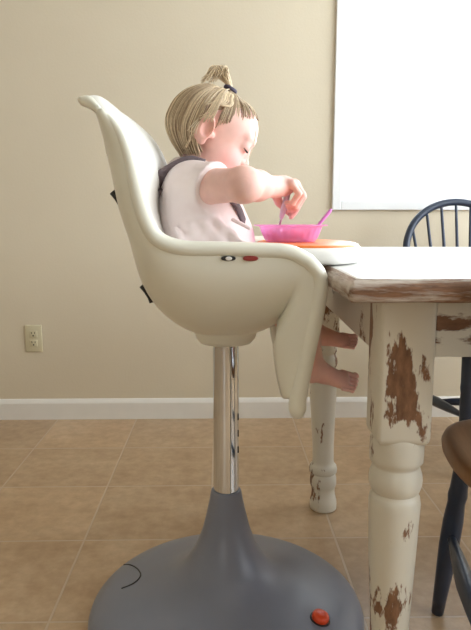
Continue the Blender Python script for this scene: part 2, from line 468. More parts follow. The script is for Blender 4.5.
# ------------------------------------------------------------------ windsor chairs
def windsor(loc, rz, label, splay=(.045, .05), seat_mat='seat_wood', sw=.205, sd=.20, fx=.145, bx=.145):
    """local frame: sitter looks to +y"""
    c = tag(empty('dining_chair', loc, rz), label, 'chair', 'dark blue spindle back dining chairs')
    zt = .455
    def outline(k=1):
        o = []
        for i in range(72):
            t = 2*math.pi*i/72; s, cc = math.sin(t), math.cos(t)
            n = 2.7
            x = sw*math.copysign(abs(cc)**(2/n), cc); y = sd*math.copysign(abs(s)**(2/n), s)
            x *= 1+.05*(y/sd)
            o.append((x*k, y*k))
        return o
    bm = bmesh.new(); rings = []
    for k, z in ((0.86, zt-.036), (.95, zt-.033), (1.0, zt-.022), (1.005, zt-.012), (.985, zt-.002), (.95, zt), (.86, zt-.003), (.6, zt-.010), (.3, zt-.012)):
        rings.append([bm.verts.new((x, y, z)) for x, y in outline(k)])
    for a, b in zip(rings, rings[1:]):
        for i in range(72): bm.faces.new((a[i], a[(i+1) % 72], b[(i+1) % 72], b[i]))
    bm.faces.new(rings[0][::-1]); bm.faces.new(rings[-1])
    obj('seat', from_bm(bm), seat_mat, c)
    feet = {}
    for sx in (-1, 1):
        for sy in (-1, 1):
            lx = fx if sy > 0 else bx
            top = Vector((sx*lx, sy*.145, zt-.034)); foot = Vector((sx*(lx+splay[0]), sy*(.145+splay[1]), .004))
            P = [foot.lerp(top, t) for t in (0, .1, .25, .42, .55, .66, .70, .74, .85, 1)]
            rr = [.013, .0145, .0175, .0205, .0205, .0175, .0195, .0175, .0165, .015]
            obj('leg', tube(P, rr, 14, round_ends=False), 'navy', c); feet[sx, sy] = (foot, top)
    def on(sx, sy, z):
        f, t = feet[sx, sy]; return f.lerp(t, (z-f.z)/(t.z-f.z))
    mids = []
    for sx in (-1, 1):
        a, b = on(sx, -1, .20), on(sx, 1, .20)
        P = [a.lerp(b, t) for t in (0, .12, .3, .5, .7, .88, 1)]
        obj('stretcher', tube(P, [.008, .010, .015, .0185, .015, .010, .008], 12), 'navy', c); mids.append(P[3])
    P = [mids[0].lerp(mids[1], t) for t in (.03, .2, .5, .8, .97)]
    obj('stretcher', tube(P, [.009, .013, .016, .013, .009], 12), 'navy', c)
    # hoop back
    hp = []
    lean = lambda z: -.155-.24*(z-zt)
    for x, z in ((-.155, zt-.012), (-.178, .58), (-.192, .68), (-.196, .745)): hp.append((x, lean(z), z))
    for i in range(1, 12):
        a = math.pi-math.pi*i/12; hp.append((.193*math.cos(a), lean(.745+.168*math.sin(a)), .745+.168*math.sin(a)))
    for x, z in ((.196, .745), (.192, .68), (.178, .58), (.155, zt-.012)): hp.append((x, lean(z), z))
    obj('hoop', tube(catmull(hp, 3), .0138, 12, up=(0, 1, 0)), 'navy', c)
    for k in range(-3, 4):
        xt = k*.057; xb = k*.038
        ztop = .745+.168*math.sqrt(max(0, 1-(xt/.193)**2))-.004
        P = [Vector((xb, -.16, zt-.01)).lerp(Vector((xt, lean(ztop), ztop)), t) for t in (0, .3, .6, 1)]
        obj('spindle', tube(P, [.0065, .0078, .0065, .0052], 10), 'navy', c)
    return c
windsor((.897, 2.10, 0), R(180), 'dark blue hoop-back spindle chair on the far side of the table below the window', (.004, .05), fx=.092, bx=.165)
windsor((.590, .962, 0), R(-12), 'dark blue spindle chair with brown wooden seat tucked in beside the near table leg', (.028, .062))

# ------------------------------------------------------------------ high chair
CX, CY, CYAW = .006, 1.21, R(-3)
hc = tag(empty('high_chair', (CX, CY, 0), CYAW), 'cream pedestal high chair with chrome pole and round grey base, toddler seated in it', 'high chair')
_ci = (Matrix.Translation((CX, CY, 0)) @ Matrix.Rotation(CYAW, 4, 'Z')).inverted()
_o, _r3 = _ci @ Vector((0, 0, H)), _ci.to_3x3()
def hcl(px, py, y):                      # point of the photograph on the chair's own plane at lateral y
    d = _r3 @ ray(px, py); t = (y-_o.y)/d.y
    return _o+d*t
DOME = [(.290, 0), (.293, .006), (.292, .016), (.285, .030), (.266, .045), (.235, .058), (.19, .069), (.15, .080), (.118, .095), (.094, .115), (.076, .140), (.062, .168),
        (.050, .200), (.0415, .235), (.0355, .262), (.0325, .280), (.0305, .286), (.027, .286)]
dome_p = [tuple(p) for p in catmull(DOME, 4)]
base = obj('base', lathe(dome_p, 0, 0, 96), 'grey', hc); sharp(base, 60)
def dome_z(r):
    for (r0, z0), (r1, z1) in zip(dome_p[8:], dome_p[9:]):
        if r1 <= r <= r0: return z0+(z1-z0)*(r0-r)/max(r0-r1, 1e-9)
    return 0
def on_dome(px, py):
    d = _r3 @ ray(px, py)
    t = .6
    while t < 2.2:
        p = _o+d*t; r = math.hypot(p.x, p.y)
        if r < .3 and p.z <= dome_z(r): return p
        t += .0005
    return p
arc = [on_dome(*q) for q in ((124, 565), (130, 565), (135.5, 567.5), (139.5, 571.5), (140.5, 576), (137, 581), (131, 585), (122, 588.5))]
arc = [Vector(p)+Vector((0, 0, .0006)) for p in catmull(arc, 3)]
obj('wheel_cover_seam', tube(arc, .0016, 6), 'black', base)
bp = on_dome(320, 619)
rb = math.hypot(bp.x, bp.y); slope = math.atan2(dome_z(rb-.01)-dome_z(rb+.01), .02)
nrm = Vector((bp.x/rb*math.sin(slope), bp.y/rb*math.sin(slope), math.cos(slope)))
q = Vector((0, 0, 1)).rotation_difference(nrm).to_matrix()
V, Fs = lathe([(.0205, -.006), (.0205, .001), (.019, .0015)], 0, 0, 28)
obj('button_well', ([q @ Vector(v)+bp for v in V], Fs), 'black', base)
V, Fs = lathe([(.017, -.004), (.0172, .007), (.0160, .0105), (.012, .0128), (.006, .0138), (.001, .014)], 0, 0, 28)
obj('foot_button', ([q @ Vector(v)+bp for v in V], Fs), 'red', base)
pole = obj('pole', lathe([(.0262, .27), (.0262, .42), (.0262, .61), (.0262, .625)], 0, 0, 48), 'chrome', hc); sharp(pole)
for z in (.44, .405, .37): obj('pole_slot', box(.0245, .0266, -.0085, -.0055, z, z+.014, .0005), 'black', pole, smooth=False)

# seat shell: (rim px, half width, spine px, rim thickness)
ST = [((84, 104), .080, (86, 103), .0045), ((94, 108), .108, (97, 103), .005), ((105, 115), .130, (104.5, 112), .006), ((116, 127), .150, (111, 133), .0075),
      ((124, 142), .163, (116.5, 154), .0095), ((131, 164), .178, (123, 182), .011), ((137.5, 192), .192, (130, 211), .013), ((145.5, 219), .200, (141, 244), .0135),
      ((158, 239), .205, (152.5, 284), .0135), ((183, 248), .208, (170, 310), .013), ((220, 249), .210, (196, 327), .0125), ((255, 250), .210, (226, 330), .0125),
      ((288, 252), .210, (255, 327), .0125), ((308, 261), .210, (274, 318), .0125)]
PD = [(86, 103.5), (99, 101), (108, 105), (120, 115), (134, 125), (152, 143), (162, 170), (160, 212), (172, 250), (186, 280)]   # front face of the padding
WG = [((320, 277), (279, 331), .0125), ((318, 306), (275.5, 348), .0125), ((311, 340), (277.5, 368), .0125), ((304, 372), (281.5, 386), .013), ((298.5, 396), (285, 397), .0145)]
def u_sec(C, Rm, w, ts, n=2.15):
    out = []
    for t in ts:
        th = abs(t)*math.pi/2
        lat = w*math.sin(th)**(2/n); al = 1-max(math.cos(th), 0)**(2/n)
        out.append(Vector((C.x+(Rm.x-C.x)*al, math.copysign(lat, t), C.z+(Rm.z-C.z)*al)))
    return out
rows = [np.array([*hcl(*r, -w), *hcl(*c, 0), w, th]) for r, w, c, th in ST]
rowsC = catmull(rows, 4)
NT = 40; ts = [-1+2*i/NT for i in range(NT+1)]
bm = bmesh.new(); grid = []
for a in rowsC:
    Rm, C, w = Vector(a[0:3]), Vector(a[3:6]), a[6]
    grid.append([bm.verts.new(p) for p in u_sec(C, Rm, w, ts)])
for a, b in zip(grid, grid[1:]):
    for i in range(NT): bm.faces.new((a[i], a[i+1], b[i+1], b[i]))
# leg guards: the side strips run on downwards
KS = 13
last = rowsC[-1]
wrows = [np.array([*last[0:3], *last[3:6]])]+[np.array([*hcl(*r, -.210), *hcl(*c, -.178)]) for r, c, th in WG]
tip = ts[KS]
for side in (0, 1):
    prev = [grid[-1][i] if side == 0 else grid[-1][NT-i] for i in range(KS+1)]
    base_pts = [v.co.copy() for v in prev]
    e0, e1 = base_pts[0], base_pts[-1]
    ctrl = [np.array([*e0, *e1])]
    for r, c, th in WG:
        a, b = hcl(*r, -.210), hcl(*c, -.182)
        if side: a.y, b.y = -a.y, -b.y
        ctrl.append(np.array([*a, *b]))
    cc = catmull(ctrl, 4)[1:]
    for row in cc:
        a, b = Vector(row[:3]), Vector(row[3:])
        new = []
        for k in range(KS+1):
            f = k/KS; p = a.lerp(b, f)
            p.y = a.y+(b.y-a.y)*f**3
            new.append(bm.verts.new(p))
        for k in range(KS): bm.faces.new((prev[k], prev[k+1], new[k+1], new[k]) if side == 0 else (prev[k+1], prev[k], new[k], new[k+1]))
        prev = new
shell = obj('seat_shell', from_bm(bm), 'shell', hc)
ctr = sum((Vector(v.co) for v in shell.data.vertices), Vector())/len(shell.data.vertices)
so = shell.modifiers.new('thickness', 'SOLIDIFY'); so.thickness = .011; so.offset = 0; so.use_even_offset = False
# rolled rim along both sides and over the headrest
half = [(Vector(a[0:3]), a[7]) for a in rowsC]
for r, c, th in WG: pass
wp = [np.array([*half[-1][0], half[-1][1]])]+[np.array([*hcl(*r, -.210), th]) for r, c, th in WG]+[np.array([*hcl(297.5, 410, -.210), .0150])]
for a in catmull(wp, 4)[1:]: half.append((Vector(a[:3]), a[3]))
topC = Vector(rowsC[0][3:6]); w0 = rowsC[0][6]
near = half[::-1]
top_pts = [(p, .005) for p in u_sec(topC, half[0][0], w0, [-.8, -.55, -.3, 0, .3, .55, .8])]
far = [(Vector((p.x, -p.y, p.z)), r) for p, r in half]
loop = near+top_pts+far
obj('rim', tube([p for p, r in loop], [r for p, r in loop], 14, up=(0, 1, 0)), 'shell', hc)
# padded lining of the backrest
pv, pf_ = [], []; PN = 24
prow = []
for (r, w_, c, th), pd in zip(ST, PD):
    prow.append(np.array([*hcl(*r, -w_), *hcl(*c, 0), *hcl(*pd, 0), w_]))
prow = catmull(prow, 4)
for i, a in enumerate(prow):
    Rm, C, Pc, w_ = Vector(a[0:3]), Vector(a[3:6]), Vector(a[6:9]), a[9]
    sec = u_sec(C, Rm, w_*.97, [-.98+1.96*k/PN for k in range(PN+1)])
    for k, p in enumerate(sec):
        f = abs(p.y)/(w_*.97); g = max(0, 1-f**2.4)
        q = Vector((C.x+(Pc.x-C.x), p.y, C.z+(Pc.z-C.z)))
        edge = Vector((Rm.x+(C.x-Rm.x)*.02, p.y, Rm.z+(C.z-Rm.z)*.02))
        pv.append(edge.lerp(q, g))
n_ = PN+1
for i in range(len(prow)-1):
    for k in range(PN): pf_.append((i*n_+k, i*n_+k+1, (i+1)*n_+k+1, (i+1)*n_+k))
po = obj('seat_pad', (pv, pf_), 'pad', hc)
pm = po.modifiers.new('thickness', 'SOLIDIFY'); pm.thickness = .012; pm.offset = 0
# hub under the seat
obj('hub', lathe([(.030, .598), (.052, .602), (.060, .612), (.064, .628), (.070, .645)], 0, 0, 48), 'shell', hc)
# recline grip behind the headrest, strap clips on the back
gp = [hcl(104.5, 121, -.075), hcl(105.5, 138, -.075), hcl(108, 153, -.075)]
obj('recline_grip', ribbon(catmull([(p.x, 0, p.z) for p in gp], 4), .15, .014, (0, 1, 0)), 'shell', hc)
for px, py in ((121.5, 201), (150.5, 293)):
    p0 = hcl(px, py, -.075)
    t = Vector((.35, 0, -1)).normalized()
    for sy in (-1, 1):
        p = Vector((p0.x, .075*sy, p0.z))
        cl = ribbon([p-t*.017+Vector((-.008, 0, 0)), p-t*.006+Vector((-.003, 0, 0)), p+t*.006, p+t*.017], .032, .012, (0, 1, 0))
        obj('strap_clip', cl, 'black', hc)
# recline lever slot and red button on the near armrest
def side_disc(px, py, w, h, depth, yout):
    p = hcl(px, py, -.212)
    bm2 = superellipse(0, 0, w, h, 2.4, 32)
    V, Fs = slab(bm2, 0, depth, .0015, 2)
    return [(p.x+x, yout-z, p.z+y) for x, y, z in V], [f[::-1] for f in Fs]
obj('arm_button', side_disc(250.5, 258.3, .0125, .0042, .006, -.213), 'dull_red', hc)
wn = obj('indicator_slot', side_disc(228.5, 258.3, .0120, .0040, .005, -.213), 'black', hc)
obj('indicator', side_disc(229.0, 258.3, .0055, .0034, .006, -.213), 'tray', wn)
# tray
TZ0, TZ1 = .7695, .799
tb = hcl(361, 250, -.03).x
def tray_outline(k=0):
    o = []
    x0, x1, w = .052+k, tb-k, .185-k
    for p in superellipse((x0+x1)/2, 0, (x1-x0)/2, w, 2.5, 72): o.append(p)
    return o
tray = obj('tray', slab(tray_outline(), TZ0, TZ1, .012, 4), 'tray', hc)
obj('tray_insert', slab(tray_outline(.009), TZ1-.004, TZ1+.0035, .003, 3), 'orange', tray)

# harness straps
# near pad: visible behind the shoulder
sh = lambda px, py, y: hcl(px, py, y)
for s in (-1, 1):
    k = 1 if s < 0 else 1
    pts = [sh(168, 203, .035*s), sh(159, 197, .048*s), sh(153.8, 188, .058*s), sh(157, 182.5, .060*s), sh(166, 177, .060*s), sh(178, 170, .060*s), sh(190, 166, .060*s), sh(203, 169.5, .058*s)]
    cp = catmull(pts, 5)
    obj('harness_strap', ribbon(cp, .042, .010, [(-.25, .62, .75*s)]*len(cp)), 'strap', hc)
    pts = [sh(226, 196, .055*s), sh(237, 206, .05*s), sh(242.5, 219, .045*s), sh(246.5, 232, .035*s), sh(248.5, 243, .02*s), sh(247, 256, .012*s)]
    cp = catmull(pts, 5)
    obj('harness_strap', ribbon(cp, .028, .006, [(.25, 1, .15)]*len(cp)), 'strap' if s < 0 else 'strap2', hc)

# ------------------------------------------------------------------ the toddler (one implicit surface)
PIT = R(28)
HD = Vector((-.030, 1.21, 1.004))
def hl(f, l, u):                         # head frame (forward, left, up) to world
    return Vector((HD.x+f*math.cos(PIT)+u*math.sin(PIT), HD.y+l, HD.z-f*math.sin(PIT)+u*math.cos(PIT)))
HR = np.array([[math.cos(PIT), 0, math.sin(PIT)], [0, 1, 0], [-math.sin(PIT), 0, math.cos(PIT)]])   # columns: forward, left, up

class Field:
    def __init__(self, lo, hi, h):
        self.h = h; self.lo = np.array(lo, float); self.n = np.ceil((np.array(hi)-self.lo)/h).astype(int)+1
        self.ax = [self.lo[i]+h*np.arange(self.n[i]) for i in range(3)]
        self.D = np.full(self.n, .05, np.float32)
    def _sub(self, lo, hi):
        a = np.maximum(np.floor((np.array(lo)-self.lo)/self.h).astype(int), 0)
        b = np.minimum(np.ceil((np.array(hi)-self.lo)/self.h).astype(int)+1, self.n)
        if np.any(b <= a): return None, None
        sl = tuple(slice(i, j) for i, j in zip(a, b))
        X = np.meshgrid(*[self.ax[i][a[i]:b[i]] for i in range(3)], indexing='ij', sparse=True)
        return sl, X
    def _merge(self, sl, d, k, mode):
        A = self.D[sl]; d = d.astype(np.float32)
        if mode == 'add':
            if k <= 0: r = np.minimum(A, d)
            else:
                h = np.maximum(k-np.abs(A-d), 0)/k; r = np.minimum(A, d)-h*h*k/4
        else:
            d = -d
            if k <= 0: r = np.maximum(A, d)
            else:
                h = np.maximum(k-np.abs(A-d), 0)/k; r = np.maximum(A, d)+h*h*k/4
        self.D[sl] = r
    def cap(self, p0, p1, r0, r1, k=.01, mode='add'):
        p0, p1 = np.array(p0, float), np.array(p1, float); m = max(r0, r1)+k+.03
        sl, X = self._sub(np.minimum(p0, p1)-m, np.maximum(p0, p1)+m)
        if sl is None: return
        ba = p1-p0; L = max(ba @ ba, 1e-12)
        pa = [X[i]-p0[i] for i in range(3)]
        t = np.clip((pa[0]*ba[0]+pa[1]*ba[1]+pa[2]*ba[2])/L, 0, 1)
        d = np.sqrt((pa[0]-ba[0]*t)**2+(pa[1]-ba[1]*t)**2+(pa[2]-ba[2]*t)**2)-(r0+(r1-r0)*t)
        self._merge(sl, d, k, mode)
    def ell(self, c, r, k=.01, rot=None, mode='add'):
        c, r = np.array(c, float), np.array(r, float); m = r.max()+k+.03
        sl, X = self._sub(c-m, c+m)
        if sl is None: return
        q = [X[i]-c[i] for i in range(3)]
        if rot is not None: q = [q[0]*rot[0, j]+q[1]*rot[1, j]+q[2]*rot[2, j] for j in range(3)]
        k0 = np.sqrt((q[0]/r[0])**2+(q[1]/r[1])**2+(q[2]/r[2])**2)+1e-9
        k1 = np.sqrt((q[0]/r[0]**2)**2+(q[1]/r[1]**2)**2+(q[2]/r[2]**2)**2)+1e-9
        self._merge(sl, k0*(k0-1)/k1, k, mode)
    def plane_cut(self, p, n, k=0):      # keeps the side the normal points away from
        n = np.array(n, float)/np.linalg.norm(n); p = np.array(p, float)
        X = np.meshgrid(*self.ax, indexing='ij', sparse=True)
        d = (X[0]-p[0])*n[0]+(X[1]-p[1])*n[1]+(X[2]-p[2])*n[2]
        self._merge(tuple(slice(0, i) for i in self.n), -d, k, 'sub')
    def mesh(self, smooth=2):
        D = self.D; I = D < 0; n = D.shape
        def cr(a, i, j, k): return a[i:n[0]-1+i, j:n[1]-1+j, k:n[2]-1+k]
        cnt = np.zeros(tuple(x-1 for x in n), np.int8)
        for i in (0, 1):
            for j in (0, 1):
                for k in (0, 1): cnt += cr(I, i, j, k)
        mask = (cnt > 0) & (cnt < 8)
        ci = np.argwhere(mask); idx = np.full(mask.shape, -1, np.int64); idx[mask] = np.arange(len(ci))
        acc = np.zeros((len(ci), 3)); num = np.zeros(len(ci))
        corners = [(0, 0, 0), (1, 0, 0), (0, 1, 0), (1, 1, 0), (0, 0, 1), (1, 0, 1), (0, 1, 1), (1, 1, 1)]
        vals = [D[ci[:, 0]+c[0], ci[:, 1]+c[1], ci[:, 2]+c[2]] for c in corners]
        for a in range(8):
            for b in range(a+1, 8):
                if sum(abs(corners[a][q]-corners[b][q]) for q in range(3)) != 1: continue
                va, vb = vals[a], vals[b]; s = (va < 0) != (vb < 0)
                t = np.where(s, va/np.where(s, va-vb, 1), 0)
                pa, pb = np.array(corners[a], float), np.array(corners[b], float)
                acc[s] += (pa+(pb-pa)*t[:, None])[s]; num[s] += 1
        V = self.lo+(ci+acc/num[:, None])*self.h
        Fs = []
        for ax in range(3):
            u, v = [(1, 2), (2, 0), (0, 1)][ax]
            s0 = [slice(None)]*3; s1 = [slice(None)]*3
            s0[ax] = slice(0, -1); s1[ax] = slice(1, None)
            A, B = I[tuple(s0)], I[tuple(s1)]
            e = np.argwhere(A != B)
            e = e[(e[:, u] > 0) & (e[:, v] > 0) & (e[:, u] < n[u]-1) & (e[:, v] < n[v]-1)]
            ins = A[e[:, 0], e[:, 1], e[:, 2]]
            def g(du, dv):
                q = e.copy(); q[:, u] += du; q[:, v] += dv
                return idx[q[:, 0], q[:, 1], q[:, 2]]
            qd = np.stack([g(-1, -1), g(0, -1), g(0, 0), g(-1, 0)], 1)
            qd[~ins] = qd[~ins][:, ::-1]
            Fs.append(qd)
        Fs = np.concatenate(Fs); Fs = Fs[(Fs >= 0).all(1)]
        # light Laplacian smoothing
        E = np.concatenate([Fs[:, [0, 1]], Fs[:, [1, 2]], Fs[:, [2, 3]], Fs[:, [3, 0]]])
        for _ in range(smooth):
            S = np.zeros_like(V); c = np.zeros(len(V))
            for a, b in ((0, 1), (1, 0)):
                for q in range(3): S[:, q] += np.bincount(E[:, a], V[E[:, b], q], len(V))
                c += np.bincount(E[:, a], minlength=len(V))
            V = V*.45+.55*S/np.maximum(c, 1)[:, None]
        return V, Fs

SHO = Vector((-.052, 1.142, .905)); ELB = Vector((.036, 1.055, .904)); WRI = Vector((.098, 1.140, .905))
SHO2 = Vector((-.052, 1.278, .905)); ELB2 = Vector((-.030, 1.338, .820)); WRI2 = Vector((.040, 1.300, .765))
KNE = Vector((.128, 1.118, .695)); ANK = Vector((.168, 1.135, .572)); KNE2 = Vector((.138, 1.300, .695)); ANK2 = Vector((.192, 1.288, .602))
HIP, HIP2 = Vector((-.04, 1.155, .712)), Vector((-.04, 1.265, .712))
def torso(f, g=0, k=.03):
    f.ell((-.045, 1.21, .735), (.085+g, .100+g, .075+g), k)
    f.ell((-.030, 1.21, .800), (.086+g, .090+g, .085+g), k)
    f.ell((-.048, 1.21, .870), (.073+g, .082+g, .075+g), k)
    f.cap(SHO+Vector((0, .012, -.004)), SHO2+Vector((0, -.012, -.004)), .040+g, .040+g, k)
    f.cap((-.058, 1.21, .915), (-.055, 1.21, .90), .048+g, .05+g, k)
B = Field((-.16, .985, .49), (.33, 1.385, 1.115), .0021)
torso(B, -.003)
B.cap((-.045, 1.21, .93), (-.034, 1.21, .985), .036, .038, .02)
# arms
for s, e, w in ((SHO, ELB, WRI), (SHO2, ELB2, WRI2)):
    m = e.lerp(w, .4)
    B.cap(s, e, .034, .0275, .02); B.cap(e, m, .0275, .0255, .015); B.cap(m, w, .0255, .0175, .012)
    B.ell(e, (.028, .028, .027), .012)
# legs
for h, k_, a in ((HIP, KNE, ANK), (HIP2, KNE2, ANK2)):
    B.cap(h, k_, .058, .042, .02); c = k_.lerp(a, .4)
    B.cap(k_, c, .039, .037, .015); B.cap(c, a, .037, .0245, .012)
def foot(heel, ball, roll):
    d = (ball-heel).normalized(); side = Vector((0, math.cos(roll), math.sin(roll))); side = (side-d*side.dot(d)).normalized()
    B.ell(heel, (.0215, .0205, .0205), .010)
    B.cap(heel+Vector((.010, 0, .008)), ball, .0195, .0105, .010)
    for q in (-1, 0, 1): B.cap(heel.lerp(ball, .35), ball+side*.0115*q, .0145, .0095, .006)
    return d, side
def toes(ball, d, side):                 # from the big toe (far, upper side) to the little toe
    for o, L, r in ((.0185, .021, .0072), (.0060, .0225, .0052), (-.0045, .0205, .0048), (-.0145, .0175, .0045), (-.0235, .0135, .0042)):
        p = ball+side*o
        B.cap(p-d*.010, p+d*(L-.008), r*.95, r*.75, .0012); B.ell(p+d*(L-.004), (r*1.12, r*1.02, r*1.02), .0006)
d, sd = foot(Vector((.1705, 1.135, .556)), Vector((.232, 1.137, .540)), R(34)); toes(Vector((.239, 1.137, .5385)), d, sd)
d, sd = foot(Vector((.1960, 1.288, .596)), Vector((.262, 1.286, .588)), R(26)); toes(Vector((.269, 1.286, .5875)), d, sd)

# near hand: pinched round the spoon handle; the fingers hook down and back, thumb under from the far side
SP0, SP1 = atY(290.5, 184, 1.168), atY(278.5, 228, 1.190)          # spoon handle line
palm = atY(281.5, 186, 1.158)
B.cap(WRI, palm, .0180, .0185, .010)
B.ell(palm+Vector((.006, .002, 0)), (.021, .024, .0165), .010)
kn = [atY(292.0, 183.0, 1.134), atY(295.0, 183.0, 1.148), atY(296.0, 184.0, 1.163), atY(295.0, 186.5, 1.178)]
md = [atY(299.0, 193.5, 1.134), atY(302.5, 194.5, 1.148), atY(303.0, 196.5, 1.163), atY(301.0, 199.0, 1.178)]
ds = [atY(292.5, 203.5, 1.142), atY(295.5, 206.0, 1.153), atY(296.5, 208.5, 1.166), atY(295.0, 211.5, 1.178)]
tp = [atY(286.5, 203.0, 1.152), atY(288.0, 206.5, 1.160), atY(289.5, 210.0, 1.169), atY(291.0, 217.0, 1.180)]
for a, b, c, e, r in zip(kn, md, ds, tp, (.0058, .0064, .0067, .0064)):
    B.cap(palm.lerp(a, .45), a, .0105, r*1.2, .006); B.cap(a, b, r*1.15, r*1.05, .0025); B.cap(b, c, r*1.05, r*.95, .0025); B.cap(c, e, r*.95, r*.82, .002)
t0, t1, t2, t3 = atY(275, 192, 1.172), atY(279, 202, 1.186), atY(285, 208.5, 1.190), atY(289.5, 213.0, 1.189)
B.cap(t0, t1, .0105, .0085, .006); B.cap(t1, t2, .0085, .0075, .003); B.cap(t2, t3, .0075, .0062, .002)
# far hand resting in the lap
B.ell(WRI2+Vector((.020, -.008, -.005)), (.022, .019, .012), .010)
for i, o in enumerate((-.016, -.005, .006, .016)):
    p = WRI2+Vector((.036, -.012+o, -.006)); qv = p+Vector((.016, -.002, -.005)); e = qv+Vector((.010, -.002, -.010))
    B.cap(WRI2+Vector((.018, -.008+o*.6, -.004)), p, .0085, .0066, .004); B.cap(p, qv, .0065, .006, .002); B.cap(qv, e, .006, .005, .002)
p = WRI2+Vector((.012, -.024, -.004)); B.cap(WRI2+Vector((.004, -.012, 0)), p, .009, .0075, .005); B.cap(p, p+Vector((.018, -.008, -.004)), .0072, .0058, .002)

# head
def he(c, r, k=.01, mode='add'): B.ell(hl(*c), r, k, HR, mode)
def hcap(a, b, r0, r1, k=.006, mode='add'): B.cap(hl(*a), hl(*b), r0, r1, k, mode)
he((.006, 0, .022), (.075, .066, .063))
he((.038, 0, .038), (.047, .055, .045), .02)
he((.034, 0, -.020), (.044, .049, .045), .025)
he((.057, 0, -.038), (.024, .027, .024), .02)
for s in (-1, 1):
    he((.050, s*.030, -.024), (.029, .024, .025), .015)
    he((.0900, s*.026, .0150), (.013, .013, .008), .010, 'sub')
    he((.0712, s*.0285, .0145), (.0135, .0150, .0125), .005)          # lowered lids
    hcap((.082, s*.014, .030), (.072, s*.040, .031), .006, .005, .012)
hcap((.079, 0, .014), (.0865, 0, -.007), .0060, .0070, .010)
he((.0885, 0, -.0105), (.0085, .0085, .0070), .006)
for s in (-1, 1): he((.0835, s*.0085, -.0125), (.0062, .0058, .0052), .004)
he((.0790, 0, -.031), (.0075, .0150, .0048), .005); he((.0765, 0, -.0405), (.0075, .0130, .0050), .005)
hcap((.0865, -.012, -.0358), (.0865, .012, -.0358), .0022, .0022, .003, 'sub')
he((.0690, 0, -.056), (.0130, .0150, .0120), .010)
for s in (-1, 1):                          # ears
    ea = R(20)*s
    rot = HR @ np.array([[math.cos(ea), -math.sin(ea), 0], [math.sin(ea), math.cos(ea), 0], [0, 0, 1]])
    c = hl(-.005, s*.071, .004)
    B.ell(c, (.0195, .0090, .0265), .004, rot)
    B.ell(hl(.001, s*.0805, .006), (.0110, .0100, .0170), .002, rot, 'sub')
    B.ell(hl(.000, s*.0685, -.018), (.0090, .0065, .0085), .004, rot)
    B.ell(hl(.0135, s*.068, -.002), (.0050, .006, .0065), .004, rot)
bv, bf = B.mesh(2)
# skin tone: pinker cheeks, lips, ears, hands and feet
loc = (bv-np.array(HD)) @ HR
tone = np.tile(np.array([.84, .545, .475]), (len(bv), 1))
def blot(c, r, colr, amt, p=bv):
    d = np.sqrt((((p-np.array(c))/np.array(r))**2).sum(1)); w = np.clip(1.25-d, 0, 1)[:, None]*amt
    tone[:] = tone*(1-w)+np.array(colr)*w
for s in (-1, 1):
    blot((.062, s*.036, -.022), (.03, .025, .024), (.88, .36, .34), .8, loc)
    blot((0, s*.075, .0), (.028, .02, .034), (.84, .42, .34), .55, loc)
blot((.0805, 0, -.0355), (.012, .018, .0095), (.60, .20, .19), .9, loc)
blot((.092, 0, -.013), (.012, .012, .009), (.86, .46, .40), .5, loc)
blot(ELB, (.035, .03, .035), (.83, .45, .38), .5)
blot(atY(292, 200, 1.155), (.04, .04, .04), (.84, .45, .38), .5)
for p in ((.215, 1.137, .545), (.24, 1.286, .59)): blot(p, (.08, .06, .06), (.78, .42, .34), .6)
PO = Vector((-.04, 1.21, .66))
person = obj('person', (bv, bf), 'skin', origin=PO, colors=tone)
tag(person, 'blond toddler in a pale pink shirt eating with a spoon in the high chair', 'person')
def pobj(name, vf, mat, **kw):           # child of the toddler, given in world coordinates
    v, f = vf
    return obj(name, (np.asarray([tuple(x) for x in v])-np.array(PO), f), mat, parent=person, **kw)

# lashes and brows
for s in (-1, 1):
    P = []
    for i in range(9):
        a = -1+2*i/8
        P.append(hl(.0838-.0058*a*a-(.0035 if a > 0 else 0)*a, s*(.0285+.0125*a), .0068+.0030*a*a))
    pobj('eyelashes', tube(P, [.0007, .0011, .0015, .0018, .0019, .0019, .0018, .0015, .0010], 6), 'hole')
    
# shirt
S = Field((-.17, 1.04, .66), (.09, 1.38, .97), .0028)
torso(S, .008)
for s, e in ((SHO, ELB), (SHO2, ELB2)):
    d = (e-s).normalized(); c = s.lerp(e, .40)
    S2 = Field((-.17, 1.04, .66), (.09, 1.38, .97), .0028)
    S2.cap(s-d*.01+Vector((0, 0, .001)), s.lerp(e, .70), .0430, .0415, 0)
    S2.plane_cut(c, (d.x, d.y, d.z-.35))
    h_ = np.maximum(.016-np.abs(S.D-S2.D), 0)/.016
    S.D = np.minimum(S.D, S2.D)-h_*h_*.016/4
# folds across the belly and under the arm
for i in range(5):
    x = -.105+.026*i
    S.cap((x, 1.118, .80+.006*i), (x+.055, 1.105, .74+.014*i), .006, .005, .014)
    S.cap((x+.02, 1.118, .83+.004*i), (x+.05, 1.112, .79+.01*i), .0045, .004, .010)
S.plane_cut((0, 1.21, .685), (0, 0, -1))
S.ell((-.036, 1.21, .972), (.050, .052, .035), .004, None, 'sub')
sv, sf = S.mesh(2)
shirt = pobj('shirt', (sv, sf), 'shirt')

